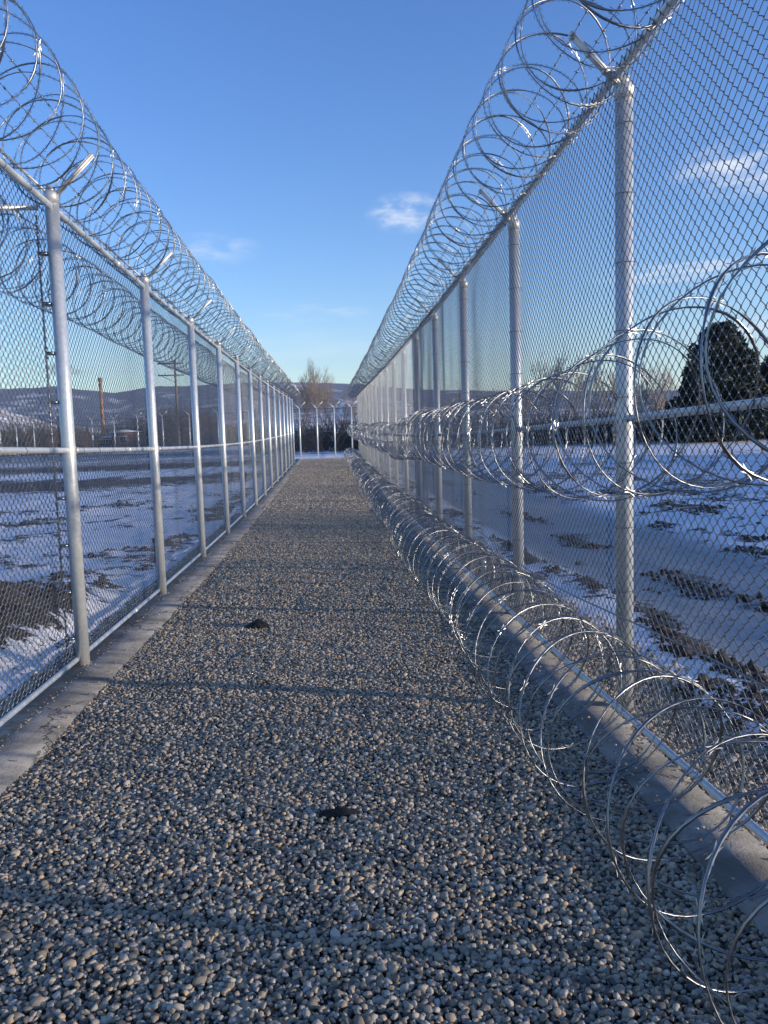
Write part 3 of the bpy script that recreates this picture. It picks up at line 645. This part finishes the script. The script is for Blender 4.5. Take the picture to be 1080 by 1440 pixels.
brush('brush', 'bare brush row added out of view to the right, shading the walk', [(24, 29, -16, -3.5, 2.4, 3.9, 80), (24, 29, -3.5, 38, 2.2, 4.0, 260)], 8)  # unseen row, added to throw dappled shade on the gravel and snow
brush('hedge', 'dark shrubs behind the far end of the walk', [(-6, 4.5, 68, 78, .9, 2.3, 46)], 7, 'needle', 18)

# ---------------------------------------------------------------- far things on the left
mb = MB(); xp = at(256, 95)
pz = gz(95); U = empty('utility_pole', (xp, 95, pz), 'wooden utility pole with two crossarms beyond the left fence', 'utility pole')
mb.tube(np.array([[xp, 95, pz-.5], [xp, 95, pz+10.0]]), np.array([.17, .11]), 10); part(mb, 'pole', M['pole'], U, True)
for z in (9.6, 8.3):
    mb = MB(); mb.box((xp-.45, 94.85, pz+z), (2.9, .12, .14)); mb.tube(np.array([[xp-1.5, 94.8, pz+z-.05], [xp, 94.8, pz+z-.8]]), .03, 4); ca = part(mb, 'crossarm', M['pole'], U)
    for x_ in (-1.75, -1.1, .15, .8):
        mb = MB(); mb.tube(np.array([[xp+x_, 94.85, pz+z+.07], [xp+x_, 94.85, pz+z+.17], [xp+x_, 94.85, pz+z+.27]]), np.array([.04, .07, .03]), 8); part(mb, 'insulator', M['pale'], ca)
Y_ = 170.; xs_ = at(151, Y_); z0 = gz(Y_)
K = empty('chimney_stack', (xs_, Y_, z0), 'tall thin orange brown chimney stack giving off smoke, beyond the left fence', 'chimney')
mb = MB(); mb.tube(np.array([[xs_, Y_, z0-1], [xs_, Y_, z0+12.6]]), np.array([.40, .30]), 20); part(mb, 'shaft', M['stack'], K, True)
mb = MB(); mb.tube(np.array([[xs_, Y_, z0+12.55], [xs_, Y_, z0+13.3]]), np.array([.42, .42]), 20); part(mb, 'cap', M['pole'], K, True)
def building(name, label, x, y, w_, d_, h_, wallm, seed, windows):
    g0 = gz(y); r_ = empty(name, (x, y, g0), label, 'building'); mb = MB(); mb.box((x, y, g0+h_/2), (w_, d_, h_)); wl = part(mb, 'wall', wallm, r_)
    mb = MB(); k = [(-.55, 0), (.55, 0), (0, .24)]
    V = [(x+a*w_, y+s_*d_*.54, g0+h_+b*w_*.42) for s_ in (-1, 1) for a, b in k]; V2 = [(a, b, c+.15) for a, b, c in V]
    mb.add(V2, [[0, 3, 5, 2], [1, 2, 5, 4], [0, 1, 4, 3]], [[0, 2, 1], [3, 4, 5]]); part(mb, 'roof', M['snowroof'], r_)
    for i in range(windows):
        xx = x-w_/2+(i+.5)*w_/windows; mb = MB(); mb.box((xx, y-d_/2-.03, g0+h_*.55), (1.1, .06, 1.1)); f_ = part(mb, 'window', M['pale'], r_)
        mb = MB(); mb.box((xx, y-d_/2-.07, g0+h_*.55), (.9, .03, .9)); part(mb, 'pane', M['glass'], f_)
building('brick_building', 'low red brick building with a snow covered roof near the chimney', at(184, 130), 130, 3.6, 5, 2.1, M['brick'], 1, 1)
building('long_shed', 'low pale shed with dark windows left of the brick building', at(158, 132), 132, 3.0, 4, 1.3, M['pale'], 2, 3)

# hills
def hills(name, prof, dist, depth, amp, m, seed, az0=-50, az1=52, na=360, nr=26, rough=1.):
    az = np.radians(np.linspace(az0, az1, na)); t = np.linspace(0, 1, nr); A, T = np.meshgrid(az, t, indexing='ij')
    top = np.interp(np.degrees(A), [p[0] for p in prof], [p[1] for p in prof])
    rr = dist+depth*T; shp = np.sin(np.clip(T*1.15, 0, 1)*np.pi/2)*(1-.35*sm(T, .85, 1))
    xx, yy = rr*np.sin(A), rr*np.cos(A); nz = vnoise(xx/dist*9+50, yy/dist*9+50, seed, 6, .55)-.5
    z = (dist+depth*.85)*np.tan(np.radians(top))*shp+amp*nz*np.sin(np.pi*np.clip(T*.9+.03, 0, 1))*rough-3*(1-T)
    mb = MB(); n_, k_ = A.shape; i, j = np.meshgrid(np.arange(n_-1), np.arange(k_-1), indexing='ij'); b_ = (i*k_+j).ravel()
    mb.add(np.stack([xx, yy, z], -1).reshape(-1, 3), np.stack([b_, b_+1, b_+k_+1, b_+k_], -1)); o = mb.build(name, m, smooth=True); return tag(o, kind='structure')
hills('hills', [(-50, 3.2), (-22, 3.05), (-17, 3.1), (-14, 2.75), (-11, 3.1), (-4, 3.05), (0, 3.1), (3, 2.8), (8, 2.4), (15, 2.2), (20, 1.9), (52, 1.6)], 3600, 1500, 60, M['hill'], 301)
hills('hills', [(-50, 2.6), (-26, 2.4), (-21, 2.0), (-18, .9), (-15, .5), (-8, .7), (-1, 1.1), (2, 1.55), (5, 1.5), (10, 1.0), (16, .9), (52, .8)], 1300, 700, 26, M['bench'], 307)

# smoke from the stack: a drifting plume
mb = MB(); P = []; rr = []
for i in range(14):
    t = i/13; P.append([xs_-9.5*t, Y_, z0+13.5+1.9*t**.6+.25*math.sin(i)]); rr.append(.3+1.0*t)
mb.tube(np.array(P), np.array(rr), 14); sm_o = mb.build('smoke', None or M['pale'], smooth=True); tag(sm_o, 'thin grey smoke drifting left from the chimney stack', 'smoke', kind='stuff')
m = bpy.data.materials.new('smoke'); m.use_nodes = True; m.node_tree.nodes.clear(); h = NT(m.node_tree)
ps = h.n('ShaderNodeNewGeometry').outputs['Position']; dn = h.math('MULTIPLY', h.ramp(h.noise(ps, .9, 4),   .36, .7), .7)
v = h.n('ShaderNodeVolumePrincipled', Color=(.75, .75, .78), Density=dn); h.n('ShaderNodeOutputMaterial', Volume=v.outputs[0]); sm_o.data.materials[0] = m

# haze
HAZE = 7e-5
if HAZE:
    mb = MB(); mb.box((0, 2500, 208), (13000, 6600, 420)); hz = mb.build('haze', M['pale']); tag(hz, kind='stuff')
    m = bpy.data.materials.new('haze'); m.use_nodes = True; m.node_tree.nodes.clear(); h = NT(m.node_tree)
    v = h.n('ShaderNodeVolumePrincipled', Color=(.62, .74, 1.0), Density=HAZE); h.n('ShaderNodeOutputMaterial', Volume=v.outputs[0]); hz.data.materials[0] = m
